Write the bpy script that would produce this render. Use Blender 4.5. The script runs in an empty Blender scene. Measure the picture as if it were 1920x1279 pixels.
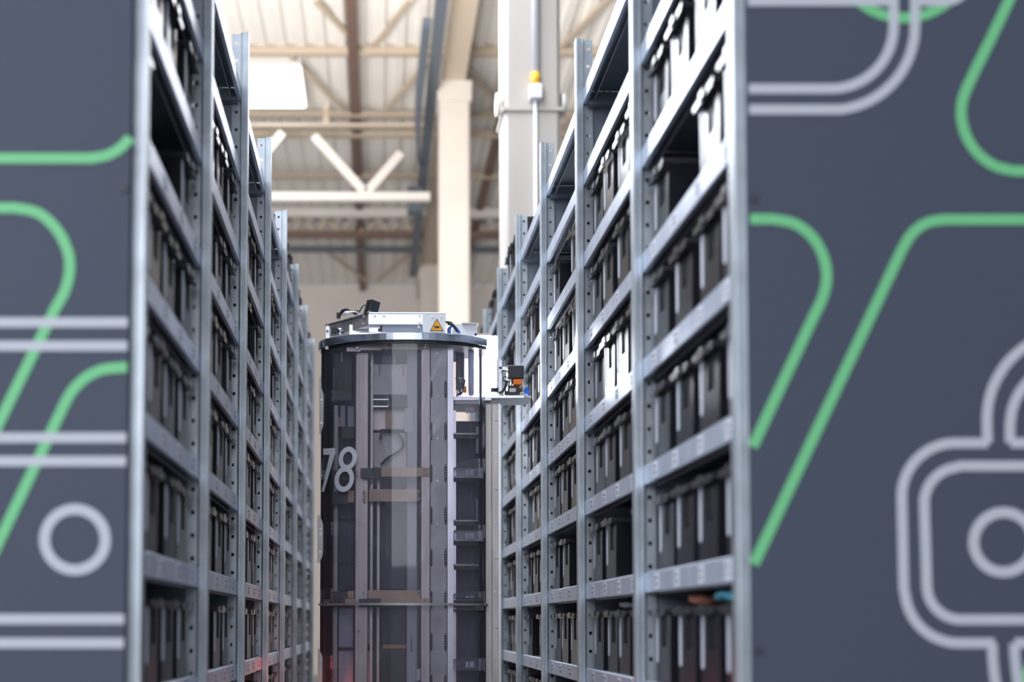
import bpy, bmesh, math, random
from mathutils import Matrix, Vector
random.seed(7)
S = bpy.context.scene
C = S.collection
PI = math.pi

# ------------------------------------------------------------------ camera
F = 2400.0; PPX = 705.4; HOR = 1168.7; TH = 0.0477; ROLL = 0.0029; CAMZ = 1.5
PPY = HOR - F * math.tan(TH)
cd = bpy.data.cameras.new('camera'); cam = bpy.data.objects.new('camera', cd); C.objects.link(cam)
cd.sensor_width = 36; cd.lens = F / 1920 * 36
cd.shift_x = (960 - PPX) / 1920; cd.shift_y = (PPY - 639.5) / 1920
cd.clip_start = 0.05; cd.clip_end = 200
cam.matrix_world = Matrix.Translation((0, 0, CAMZ)) @ Matrix.Rotation(PI/2 + TH, 4, 'X') @ Matrix.Rotation(ROLL, 4, 'Z')
cd.dof.use_dof = True; cd.dof.focus_distance = 5.35; cd.dof.aperture_fstop = 1.5
S.camera = cam

def at(px, py, Y):
    """point of the place seen at picture position px, py at distance Y into the hall"""
    c, s = math.cos(ROLL), math.sin(ROLL)
    u, v = px - PPX, py - PPY
    a = (c*u + s*v) / F; b = -(-s*u + c*v) / F
    ct, st = math.cos(TH), math.sin(TH)
    t = Y / (ct - b*st)
    return Vector((a*t, Y, CAMZ + t*(st + b*ct)))

# ------------------------------------------------------------------ world, lights, exposure
S.view_settings.view_transform = 'Standard'; S.view_settings.look = 'None'
S.view_settings.exposure = 0.22; S.view_settings.gamma = 1.0
try: S.view_settings.use_curve_mapping = False
except Exception: pass
w = bpy.data.worlds.new('hall_light'); S.world = w; w.use_nodes = True
bg = w.node_tree.nodes['Background']; bg.inputs[0].default_value = (0.84, 0.90, 1.0, 1); bg.inputs[1].default_value = 0.32

def area(name, loc, size, power, color, target=None, sy=None):
    l = bpy.data.lights.new(name, 'AREA'); l.energy = power; l.color = color; l.size = size
    if sy: l.shape = 'RECTANGLE'; l.size_y = sy
    o = bpy.data.objects.new(name, l); C.objects.link(o); o.location = loc
    d = (Vector(target) - Vector(loc)) if target is not None else Vector((0, 0, -1))
    o.rotation_euler = d.to_track_quat('-Z', 'Y').to_euler()
    return o
area('hall_lamp', (-0.5, 8.8, 7.8), 3.4, 640, (0.88, 0.91, 1.0), (0.15, 5.0, 2.5), 7.0)
area('hall_lamp', (-2.6, 3.0, 7.8), 2.0, 270, (0.92, 0.95, 1.0), (0.7, 5, 2.6), 4.0)
area('side_fill', (-5.0, -2.6, 4.2), 3.0, 330, (0.86, 0.91, 1.0), (0.7, 4.0, 1.6), 3.0)  # added fill from behind left, brightens the right rack and end panels
area('front_fill', (-0.6, -5.5, 4.2), 5.0, 190, (0.90, 0.93, 1.0), (0.1, 5.5, 1.9), 4.0)  # added fill from behind the camera, brightens the robot's interior
area('roof_fill', (-3.0, 11.5, 5.2), 8.0, 2100, (1.0, 0.95, 0.90), (-0.5, 26, 11.3), 5.0)  # added upward fill that brightens the roof deck

# ------------------------------------------------------------------ materials
def mat(name, col, rough=0.5, metal=0.0, var=0.0, scale=8.0, bump=0.0, emit=None, es=1.0, spec=0.5, stretch=None):
    m = bpy.data.materials.new(name); m.use_nodes = True
    nt = m.node_tree; b = nt.nodes['Principled BSDF']
    b.inputs['Base Color'].default_value = (*col, 1); b.inputs['Roughness'].default_value = rough
    b.inputs['Metallic'].default_value = metal; b.inputs['Specular IOR Level'].default_value = spec
    if emit:
        b.inputs['Emission Color'].default_value = (*emit, 1); b.inputs['Emission Strength'].default_value = es
    if var or bump:
        tc = nt.nodes.new('ShaderNodeTexCoord'); mp = nt.nodes.new('ShaderNodeMapping')
        if stretch: mp.inputs['Scale'].default_value = stretch
        n = nt.nodes.new('ShaderNodeTexNoise'); n.inputs['Scale'].default_value = scale; n.inputs['Detail'].default_value = 4
        nt.links.new(tc.outputs['Object'], mp.inputs[0]); nt.links.new(mp.outputs[0], n.inputs['Vector'])
        if var:
            r = nt.nodes.new('ShaderNodeValToRGB')
            r.color_ramp.elements[0].position = 0.3; r.color_ramp.elements[1].position = 0.7
            r.color_ramp.elements[0].color = (*[max(0, c*(1-var)) for c in col], 1)
            r.color_ramp.elements[1].color = (*[min(1, c*(1+var)) for c in col], 1)
            nt.links.new(n.outputs['Fac'], r.inputs[0]); nt.links.new(r.outputs[0], b.inputs['Base Color'])
        if bump:
            bp = nt.nodes.new('ShaderNodeBump'); bp.inputs['Strength'].default_value = bump; bp.inputs['Distance'].default_value = 0.01
            nt.links.new(n.outputs['Fac'], bp.inputs['Height']); nt.links.new(bp.outputs[0], b.inputs['Normal'])
    return m
M = {}
M['galv'] = mat('galvanised_steel', (0.52, 0.57, 0.62), 0.38, 0.6, 0.14, 14)
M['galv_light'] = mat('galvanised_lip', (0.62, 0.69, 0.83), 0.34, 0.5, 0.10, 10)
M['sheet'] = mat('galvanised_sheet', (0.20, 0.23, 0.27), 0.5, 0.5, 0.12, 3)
M['bin'] = mat('black_plastic', (0.012, 0.012, 0.017), 0.25, 0.0, 0.15, 30, spec=0.55)
M['bin_rim'] = mat('black_plastic_rim', (0.035, 0.036, 0.042), 0.22, 0.0, spec=0.7)
M['recess'] = mat('dark_recess', (0.008, 0.008, 0.014), 0.5)
M['strip'] = mat('white_strip', (0.62, 0.65, 0.74), 0.4)
M['label'] = mat('paper_label', (0.78, 0.80, 0.88), 0.6)
M['print'] = mat('label_print', (0.10, 0.10, 0.13), 0.6)
M['panel'] = mat('slate_panel', (0.050, 0.061, 0.093), 0.75, 0, 0.03, 60)
M['green'] = mat('green_paint', (0.15, 0.50, 0.22), 0.6)
M['bolt_dark'] = mat('dark_bolt', (0.03, 0.035, 0.05), 0.5)
M['concrete'] = mat('concrete_floor', (0.32, 0.33, 0.34), 0.5, 0, 0.1, 2)
M['column'] = mat('cream_column', (0.50, 0.46, 0.42), 0.8, 0, 0.05, 1.5)
M['wall'] = mat('cream_wall', (0.60, 0.55, 0.52), 0.85, 0, 0.03, 1)
M['steel_paint'] = mat('cream_painted_steel', (0.50, 0.42, 0.33), 0.6)
M['steel_brown'] = mat('brown_painted_steel', (0.16, 0.10, 0.08), 0.6)
M['steel_white'] = mat('pale_steel', (0.60, 0.57, 0.54), 0.5)
M['duct'] = mat('grey_duct', (0.10, 0.12, 0.15), 0.5)
M['conduit'] = mat('white_conduit', (0.82, 0.83, 0.85), 0.4)
M['strapw'] = mat('pale_socket', (0.80, 0.77, 0.72), 0.5)
M['red_glow'] = mat('added_red_glow', (0.6, 0.05, 0.03), 0.4, emit=(1.0, 0.16, 0.10), es=22.0)
M['yellow'] = mat('yellow_band', (0.85, 0.50, 0.03), 0.5)
M['sky'] = mat('rooflight', (0.9, 0.95, 1), 0.5, emit=(0.95, 1.0, 0.98), es=4.0)
M['alu'] = mat('brushed_aluminium', (0.52, 0.48, 0.46), 0.40, 0.6, 0.14, 5, stretch=(6, 6, 1))
M['alu_light'] = mat('light_aluminium', (0.72, 0.73, 0.77), 0.30, 0.7, 0.08, 10)
M['rim'] = mat('polished_rim', (0.55, 0.60, 0.68), 0.18, 0.9)
M['plate'] = mat('worn_plate', (0.46, 0.44, 0.44), 0.45, 0.5, 0.25, 7)
M['tan'] = mat('tan_crossbar', (0.72, 0.54, 0.38), 0.5, 0.1, 0.15, 12)
M['dark'] = mat('dark_plastic', (0.018, 0.019, 0.024), 0.4)
M['slate'] = mat('slate_inner', (0.10, 0.11, 0.15), 0.5, 0, 0.1, 6)
M['lav'] = mat('pale_inner_panel', (0.62, 0.65, 0.78), 0.5, 0, 0.08, 8)
M['head'] = mat('charcoal_housing', (0.035, 0.037, 0.045), 0.5)
M['orange'] = mat('orange_plastic', (0.95, 0.20, 0.01), 0.45)
M['blue'] = mat('blue_plastic', (0.01, 0.16, 0.75), 0.45)
M['cable_blue'] = mat('blue_cable', (0.05, 0.18, 0.50), 0.4)
M['sign'] = mat('warning_orange', (0.95, 0.42, 0.01), 0.5)
M['digit'] = mat('lavender_lettering', (0.90, 0.90, 1.0), 0.6)
M['lamp'] = mat('work_lamp', (1, 1, 1), 0.5, emit=(0.93, 0.95, 1.0), es=26.0)
M['white_sheet'] = mat('white_sheet_metal', (0.85, 0.87, 0.90), 0.4)
M['copper'] = mat('bronze_part', (0.30, 0.18, 0.10), 0.4, 0.6)

def line_paint(name, col, alpha):
    m = bpy.data.materials.new(name); m.use_nodes = True; nt = m.node_tree
    b = nt.nodes['Principled BSDF']; b.inputs['Base Color'].default_value = (*col, 1); b.inputs['Roughness'].default_value = 0.6
    t = nt.nodes.new('ShaderNodeBsdfTransparent'); mx = nt.nodes.new('ShaderNodeMixShader'); mx.inputs[0].default_value = alpha
    nt.links.new(t.outputs[0], mx.inputs[1]); nt.links.new(b.outputs[0], mx.inputs[2]); nt.links.new(mx.outputs[0], nt.nodes['Material Output'].inputs[0])
    return m
M['white_line'] = line_paint('white_line_paint', (0.58, 0.60, 0.66), 0.80)

def clear(name, tint, gloss_rough=0.03, ior=1.35, haze=0.0):
    m = bpy.data.materials.new(name); m.use_nodes = True; nt = m.node_tree
    nt.nodes.remove(nt.nodes['Principled BSDF'])
    t = nt.nodes.new('ShaderNodeBsdfTransparent'); t.inputs[0].default_value = (*tint, 1)
    g = nt.nodes.new('ShaderNodeBsdfGlossy'); g.inputs['Roughness'].default_value = gloss_rough
    fr = nt.nodes.new('ShaderNodeFresnel'); fr.inputs[0].default_value = ior
    mx = nt.nodes.new('ShaderNodeMixShader'); nt.links.new(fr.outputs[0], mx.inputs[0])
    nt.links.new(t.outputs[0], mx.inputs[1]); nt.links.new(g.outputs[0], mx.inputs[2])
    out = mx
    if haze:
        d = nt.nodes.new('ShaderNodeBsdfDiffuse'); d.inputs[0].default_value = (0.6, 0.6, 0.72, 1)
        m2 = nt.nodes.new('ShaderNodeMixShader'); m2.inputs[0].default_value = haze
        nt.links.new(mx.outputs[0], m2.inputs[1]); nt.links.new(d.outputs[0], m2.inputs[2]); out = m2
    nt.links.new(out.outputs[0], nt.nodes['Material Output'].inputs[0])
    return m
M['tube'] = clear('smoked_clear_plastic', (0.93, 0.92, 0.95), 0.03, 1.38, 0.07)
M['tray'] = clear('clear_tray_plastic', (0.80, 0.82, 0.88), 0.1, 1.4, 0.12)

# ------------------------------------------------------------------ mesh helpers
def box(bm, x0, x1, y0, y1, z0, z1, mi=0):
    vs = [bm.verts.new(p) for p in ((x0,y0,z0),(x1,y0,z0),(x1,y1,z0),(x0,y1,z0),(x0,y0,z1),(x1,y0,z1),(x1,y1,z1),(x0,y1,z1))]
    for f in ((0,3,2,1),(4,5,6,7),(0,1,5,4),(1,2,6,5),(2,3,7,6),(3,0,4,7)):
        bm.faces.new([vs[i] for i in f]).material_index = mi
def prism(bm, pts, axis, a0, a1, mi=0):
    """closed outline extruded along an axis: axis 'y' pts=(x,z); 'z' pts=(x,y); 'x' pts=(y,z)"""
    def P(p, a): return {'y': (p[0], a, p[1]), 'z': (p[0], p[1], a), 'x': (a, p[0], p[1])}[axis]
    A = [bm.verts.new(P(p, a0)) for p in pts]; B = [bm.verts.new(P(p, a1)) for p in pts]
    n = len(pts)
    bm.faces.new(A).material_index = mi; bm.faces.new(B[::-1]).material_index = mi
    for i in range(n):
        bm.faces.new([A[i], B[i], B[(i+1) % n], A[(i+1) % n]]).material_index = mi
def cyl(bm, p0, p1, r, n=12, r1=None, mi=0):
    p0, p1 = Vector(p0), Vector(p1); d = (p1 - p0).normalized(); r1 = r if r1 is None else r1
    q = d.to_track_quat('Z', 'Y'); A = []; B = []
    for i in range(n):
        a = 2*PI*i/n; o = q @ Vector((math.cos(a), math.sin(a), 0))
        A.append(bm.verts.new(p0 + o*r)); B.append(bm.verts.new(p1 + o*r1))
    bm.faces.new(A[::-1]).material_index = mi; bm.faces.new(B).material_index = mi
    for i in range(n):
        f = bm.faces.new([A[i], A[(i+1) % n], B[(i+1) % n], B[i]]); f.smooth = True; f.material_index = mi
def tube(bm, pts, r, n=8, mi=0):
    pts = [Vector(p) for p in pts]; rings = []
    for i, p in enumerate(pts):
        d = (pts[min(i+1, len(pts)-1)] - pts[max(i-1, 0)]).normalized(); q = d.to_track_quat('Z', 'Y')
        rings.append([bm.verts.new(p + q @ Vector((math.cos(2*PI*k/n)*r, math.sin(2*PI*k/n)*r, 0))) for k in range(n)])
    for a, b in zip(rings, rings[1:]):
        # match the closest start vertex so the tube does not twist
        s = min(range(n), key=lambda k: (b[k].co - a[0].co).length)
        for k in range(n):
            f = bm.faces.new([a[k], a[(k+1) % n], b[(k+1+s) % n], b[(k+s) % n]]); f.smooth = True; f.material_index = mi
    bm.faces.new(rings[0][::-1]); bm.faces.new(rings[-1])
def smooth_path(pts, n=8):
    pts = [Vector(p) for p in pts]; out = []
    for i in range(len(pts)-1):
        p0 = pts[max(i-1, 0)]; p1 = pts[i]; p2 = pts[i+1]; p3 = pts[min(i+2, len(pts)-1)]
        for k in range(n):
            t = k/n
            out.append(0.5*((2*p1) + (p2-p0)*t + (2*p0-5*p1+4*p2-p3)*t*t + (3*p1-p0-3*p2+p3)*t**3))
    out.append(pts[-1]); return out
def beam(bm, p0, p1, wd, ht):
    """rectangular bar between two points"""
    p0, p1 = Vector(p0), Vector(p1); d = (p1-p0).normalized()
    side = d.cross(Vector((0,0,1)));
    if side.length < 1e-3: side = Vector((1,0,0))
    side.normalize(); up = side.cross(d).normalized()
    vs = []
    for p in (p0, p1):
        for a, b in ((-1,-1),(1,-1),(1,1),(-1,1)):
            vs.append(bm.verts.new(p + side*a*wd/2 + up*b*ht/2))
    for f in ((0,1,2,3),(7,6,5,4),(0,4,5,1),(1,5,6,2),(2,6,7,3),(3,7,4,0)):
        bm.faces.new([vs[i] for i in f])
def obj(name, bm, mats, parent=None, bevel=0, loc=None):
    bmesh.ops.recalc_face_normals(bm, faces=bm.faces)
    me = bpy.data.meshes.new(name); bm.to_mesh(me); bm.free()
    for m in (mats if isinstance(mats, (list, tuple)) else [mats]): me.materials.append(M[m])
    o = bpy.data.objects.new(name, me); C.objects.link(o)
    if loc is not None: o.location = loc
    if parent is not None: o.parent = parent
    if bevel:
        b = o.modifiers.new('bevel', 'BEVEL'); b.width = bevel; b.segments = 2; b.limit_method = 'ANGLE'
    return o
def NB(): return bmesh.new()
def tag(o, label, cat, group=None):
    o['label'] = label; o['category'] = cat
    if group: o['group'] = group
    return o
def empty(name, loc=(0,0,0)):
    o = bpy.data.objects.new(name, None); C.objects.link(o); o.location = loc; o.empty_display_size = 0.1; return o
def struct(name, bm, mats, parent=None):
    o = obj(name, bm, mats, parent)
    if parent is None: o['kind'] = 'structure'
    return o
def instance(me, name, parent, loc=(0,0,0), rz=0):
    o = bpy.data.objects.new(name, me); C.objects.link(o); o.location = loc; o.rotation_euler.z = rz
    if parent is not None: o.parent = parent
    return o

# ------------------------------------------------------------------ the hall
CEIL = CAMZ + 9.86
b = NB(); box(b, -16, 18, -6, 40, -0.2, 0); struct('floor', b, 'concrete')
b = NB(); box(b, -16, 18, 37, 37.3, 0, CEIL); 
wall = struct('wall_back', b, 'wall')
# trapezoidal roof deck, ribs run along the hall
b = NB(); x = -16.0; prof = []
while x < 18:
    prof += [(x, CEIL), (x+0.14, CEIL), (x+0.18, CEIL+0.05), (x+0.30, CEIL+0.05), (x+0.34, CEIL)]; x += 0.34
low = [b.verts.new((p[0], 6, p[1])) for p in prof]; far = [b.verts.new((p[0], 37, p[1])) for p in prof]
top0 = [b.verts.new((p[0], 6, p[1]+0.03)) for p in prof]; top1 = [b.verts.new((p[0], 37, p[1]+0.03)) for p in prof]
for i in range(len(prof)-1):
    if (low[i].co - low[i+1].co).length < 1e-4: continue
    b.faces.new([low[i], low[i+1], far[i+1], far[i]]); b.faces.new([top0[i], top1[i], top1[i+1], top0[i+1]])
M['deck'] = mat('pale_roof_deck', (0.80, 0.77, 0.73), 0.6, 0.0, 0.04, 1)
struct('ceiling', b, 'deck')

def xbeam(name, Y, zc, h, wd, m, label, x0=-15, x1=17, cat='beam', group='roof purlins across the hall'):
    b = NB(); t = h*0.16
    box(b, x0, x1, Y-wd/2, Y+wd/2, zc-h/2, zc-h/2+t); box(b, x0, x1, Y-wd/2, Y+wd/2, zc+h/2-t, zc+h/2); box(b, x0, x1, Y-wd*0.1, Y+wd*0.1, zc-h/2+t, zc+h/2-t)
    return tag(obj(name, b, m), label, cat, group)
def hz(py, Y): return at(706, py, Y).z
for (py, Y, h, m, lab) in [(97, 21.5, 0.12, 'steel_paint', 'cream roof beam passing just above the bright rooflight'),
        (215, 24.0, 0.07, 'steel_paint', 'thin cream purlin below the bright rooflight, upper of a close pair'),
        (252, 25.0, 0.09, 'steel_paint', 'thin cream purlin below the bright rooflight, lower of a close pair'),
        (330, 27.3, 0.08, 'steel_paint', 'thin cream purlin crossing behind the web of the daylit truss'),
        (468, 32.7, 0.13, 'duct', 'grey horizontal beam high on the far side below the dark band')]:
    xbeam('roof_purlin', Y, hz(py, Y), h, 0.16, m, lab)
xbeam('roof_girder', 29.6, hz(400, 29.6), 0.20, 0.2, 'steel_white', 'pale horizontal girder just below the daylit truss chord', group=None)
# dark lattice girder
g = empty('lattice_girder', (0, 31.0, hz(440, 31)))
tag(g, 'brown lattice girder spanning the far end under the roof', 'girder')
b = NB(); beam(b, (-15, 0, 0.0), (17, 0, 0.0), 0.15, 0.16); obj('bottom_chord', b, 'steel_brown', g)
b = NB(); beam(b, (-15, 0, 0.42), (17, 0, 0.42), 0.15, 0.14); obj('top_chord', b, 'steel_brown', g)
b = NB(); x = -15.0; u = 0
while x < 16.8:
    beam(b, (x, 0, 0.0 if u else 0.42), (x+0.30, 0, 0.42 if u else 0.0), 0.05, 0.07); u = 1-u; x += 0.30
obj('lattice_web', b, 'steel_paint', g)
# longitudinal members
def ybeam(name, X, z, wd, h, m, label, cat, y0=12, y1=36.9):
    b = NB(); box(b, X-wd/2, X+wd/2, y0, y1, z-h/2, z+h/2)
    return tag(obj(name, b, m), label, cat)
ybeam('roof_tie', -0.42, CEIL-0.12, 0.17, 0.14, 'steel_brown', 'brown tie running along the roof, right of the bright rooflight', 'beam')
ybeam('roof_tie', 2.40, CEIL-0.12, 0.17, 0.14, 'steel_brown', 'brown tie running along the roof between the two tall columns', 'beam')
ybeam('column_beam', 1.31, CEIL-0.40, 0.36, 0.5, 'steel_paint', 'deep cream beam joining the column heads along the hall', 'beam', 8, 36)
# duct and cables
d = empty('cable_duct', (0.93, 20, CEIL-0.75)); tag(d, 'dark grey cable duct hanging beside the column heads', 'duct')
b = NB(); box(b, -0.09, 0.09, -4, 13, -0.09, 0.09); obj('duct_body', b, 'duct', d)
b = NB()
for k in range(3): tube(b, smooth_path([(-0.22+0.04*k, -1, 0.05), (-0.26+0.03*k, 1.5, -0.25-0.05*k), (-0.16, 3.6, -0.35), (-0.06, 5, -0.05)], 6), 0.03, 6)
obj('cable', b, 'duct', d)
b = NB(); box(b, -0.30, 0.02, 6.0, 6.35, -0.62, -0.10); obj('switch_box', b, 'duct', d)
# flat cross braces under the deck
br = [((590,0,19.7),(673,86,21.4)), ((770,0,19.7),(702,86,21.4)), ((544,104,21.6),(645,208,23.8)), ((804,116,21.6),(722,208,23.8)), ((862,116,21.7),(948,208,23.8)),
      ((1150,-10,19.5),(1050,90,21.3)), ((1110,190,23.0),(1052,240,24.5)), ((612,472,33.1),(690,528,35.8)), ((770,472,33.1),(706,528,35.8))]
desc = ['left of the roof tie above the cream beam', 'right of the roof tie above the cream beam', 'starting at the top of the rooflight', 'falling left from the head of the thinner column',
        'falling right from the head of the thinner column', 'top right, behind the thick column', 'low right, behind the thick column', 'on the far left below the grey beam', 'on the far right below the grey beam']
for (p, q), ds in zip(br, desc):
    b = NB(); beam(b, at(*p), at(*q), 0.09, 0.05); tag(obj('roof_brace', b, 'steel_paint'), 'thin cream diagonal roof brace ' + ds, 'brace', 'diagonal roof braces')
# truss, the daylight on it put into a whiter steel colour
Yt = 24.0
tr = empty('daylit_truss', at(660, 370, Yt)); tag(tr, 'daylit pale truss with V-shaped web ending at the column line', 'truss')
o0 = at(660, 370, Yt)
def loc_(px, py): return at(px, py, Yt) - o0
b = NB(); beam(b, loc_(300, 370), loc_(806, 370), 0.16, 0.15); obj('bottom_chord', b, 'steel_white', tr)
for i, (p, q) in enumerate([((588,256),(684,362)), ((752,288),(688,362)), ((530,250),(440,362))]):
    b = NB(); beam(b, loc_(*p), loc_(*q), 0.12, 0.16); obj('web_member', b, 'steel_white', tr)
b = NB(); beam(b, loc_(300, 236), loc_(806, 236), 0.14, 0.05); obj('top_chord', b, 'steel_paint', tr)
for hx in (-5.5, -3.0, -0.5):
    b = NB(); box(b, hx-0.05, hx+0.05, -0.04, 0.04, loc_(660, 236)[2]-0.02, CEIL+0.02-o0.z); obj('hanger', b, 'steel_paint', tr)
# rooflight
sk = empty('rooflight', (-1.95, 22.7, CEIL-0.18)); tag(sk, 'bright white rectangular rooflight glowing in the roof', 'skylight')
b = NB(); pts = []
for cx, cy, a0 in ((0.50, 0.78, 0), (-0.50, 0.78, 90), (-0.50, -0.78, 180), (0.50, -0.78, 270)):
    for k in range(5):
        a = math.radians(a0 + 22.5*k); pts.append((cx*1.1+0.05*math.cos(a), cy*1.05+0.06*math.sin(a)))
prism(b, pts, 'z', -0.02, 0.0); obj('diffuser', b, 'sky', sk)
b = NB(); prism(b, [(p[0]*1.06, p[1]*1.04) for p in pts], 'z', 0.001, 0.20); obj('frame', b, 'steel_white', sk)

def column(X, Y, wd, label, top=CEIL-0.65):
    c = empty('hall_column', (X, Y, 0)); tag(c, label, 'column', 'cream columns along the hall')
    b = NB(); ch = 0.03; h = wd/2
    prism(b, [(-h+ch,-h),(h-ch,-h),(h,-h+ch),(h,h-ch),(h-ch,h),(-h+ch,h),(-h,h-ch),(-h,-h+ch)], 'z', 0, top); obj('shaft', b, 'column', c)
    b = NB(); prism(b, [(-h-0.02, top-0.35), (h+0.02, top-0.35), (h+0.03, top), (-h-0.06, top)], 'y', -h-0.03, h+0.03); obj('column_head', b, 'column', c)
    return c
cA = column(1.255, 10.4, 0.455, 'thick cream column rising behind the right-hand rack with a conduit')
column(1.31, 21.6, 0.52, 'cream column standing behind the robot, middle of the three')
column(1.34, 32.8, 0.48, 'farthest and thinnest pale column beyond the robot')
# conduit on the near column
ya = 10.4 - 0.2275
cd0 = empty('wall_conduit', (at(1004, 175, ya-0.04).x, ya-0.035, 0)); tag(cd0, 'white conduit with yellow band and junction box on the thick column', 'conduit')
zj = at(1004, 175, ya).z
b = NB(); cyl(b, (0,0,zj+0.14), (0,0,CEIL-1.2), 0.030, 14); obj('pipe', b, 'conduit', cd0)
b = NB(); cyl(b, (0,0,zj+0.05), (0,0,zj+0.15), 0.036, 14); obj('yellow_band', b, 'yellow', cd0)
b = NB(); box(b, -0.05, 0.05, -0.05, 0.03, zj-0.07, zj+0.05); obj('junction_box', b, 'conduit', cd0, 0.008)
b = NB(); cyl(b, (0,0,0.1), (0,0,zj-0.07), 0.014, 10); obj('lower_pipe', b, 'conduit', cd0)
st = empty('column_strap', (1.255, 10.4, at(1004, 205, ya).z)); tag(st, 'thin white strap with round end sockets around the thick column', 'strap')
b = NB(); box(b, -0.245, 0.245, -0.245, 0.245, -0.015, 0.015); obj('band', b, 'column', st)
for s in (-1, 1):
    b = NB(); cyl(b, (s*0.245, -0.1, 0.09), (s*0.285, -0.1, 0.09), 0.09, 18); obj('round_socket', b, 'strapw', st)

# ------------------------------------------------------------------ racks
XR, XL = 0.7445, -0.4941
Z0 = 2.556; HR = CAMZ + 1.8788; HL = CAMZ + 1.8905; PITCH = 0.2986; LIP = 0.053; PR = 0.0267
TR, TL = CAMZ + 2.1201, CAMZ + 2.1392
NB_BAYS = 7; NSH = 12; DEP = 0.50
# shared meshes, built facing -X (right rack); the left rack uses them turned by 180 degrees
def post_mesh(H):
    b = NB()
    # front flange with two ridges
    prism(b, [(-PR, -0.019), (-PR, 0.019), (0.003, 0.019), (0.003, -0.007), (-0.001, -0.011), (-0.004, -0.008), (-0.010, -0.008), (-0.012, -0.012), (-0.018, -0.012), (-0.020, -0.019)], 'z', 0, H)
    # perforated web facing the camera
    x0, x1, y0 = 0.003, 0.036, 0.004; hx0, hx1 = 0.013, 0.024; per = 0.0643; n = int(H/per); z = H - n*per
    def q(xa, xb, za, zb): box(b, xa, xb, y0, y0+0.003, za, zb)
    q(x0, hx0, 0, H); q(hx1, x1, 0, H); q(hx0, hx1, 0, z)
    for i in range(n):
        q(hx0, hx1, z+i*per, z+i*per+per*0.42); q(hx0, hx1, z+i*per+per*0.60, z+(i+1)*per)
    box(b, 0.033, 0.036, y0+0.003, 0.019, 0, H)
    return b
def shelf_mesh():
    b = NB(); L = 1.0 - 0.006
    # deck sheet, front lip with a raised edge and a lower return, rear lip
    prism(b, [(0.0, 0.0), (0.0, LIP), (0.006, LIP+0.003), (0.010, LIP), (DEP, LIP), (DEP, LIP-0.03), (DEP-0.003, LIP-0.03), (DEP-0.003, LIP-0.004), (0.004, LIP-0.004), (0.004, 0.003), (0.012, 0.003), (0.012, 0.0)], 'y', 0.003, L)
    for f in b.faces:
        if f.calc_center_median().x > 0.05: f.material_index = 1  # darker steel behind the lip, underside shade put into the colour
    return b
def teeth_mesh():
    b = NB()
    box(b, 0.0, 0.002, 0.02, 0.97, -0.004, 0.026, 0)
    for i in range(46): box(b, -0.0008, 0.0, 0.03+0.0203*i, 0.040+0.0203*i, 0.003, 0.017, 1)
    return b
def mesh_of(name, bm, mats):
    bmesh.ops.recalc_face_normals(bm, faces=bm.faces)
    me = bpy.data.meshes.new(name); bm.to_mesh(me); bm.free()
    for m in mats: me.materials.append(M[m])
    return me
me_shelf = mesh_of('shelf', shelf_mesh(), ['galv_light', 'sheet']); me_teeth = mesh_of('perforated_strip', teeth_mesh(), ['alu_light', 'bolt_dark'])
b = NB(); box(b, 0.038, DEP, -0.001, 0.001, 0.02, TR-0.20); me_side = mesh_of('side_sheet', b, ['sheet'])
b = NB(); prism(b, [(0.014, -0.014), (0.42, -0.006), (0.42, 0.03), (0.022, 0.03), (0.014, 0.0)], 'y', 0.0, 0.035); me_brk = mesh_of('shelf_bracket', b, ['sheet'])
b = NB(); cyl(b, (0,0,0), (0,0.012,0), 0.006, 6); cyl(b, (0,0.012,0), (0,0.02,0), 0.0035, 6); me_bolt = mesh_of('shelf_bolt', b, ['alu_light'])
b = NB(); box(b, -0.0012, -0.0002, -0.022, 0.022, 0.006, 0.046, 0)
for k in range(7):
    if k in (2, 5): continue
    box(b, -0.0016, -0.0012, -0.016+0.0045*k, -0.0135+0.0045*k, 0.012, 0.026, 1)
box(b, -0.0016, -0.0012, -0.015, 0.015, 0.032, 0.039, 1)
me_label = mesh_of('edge_label', b, ['label', 'print'])
rng = random.Random(3)
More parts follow.
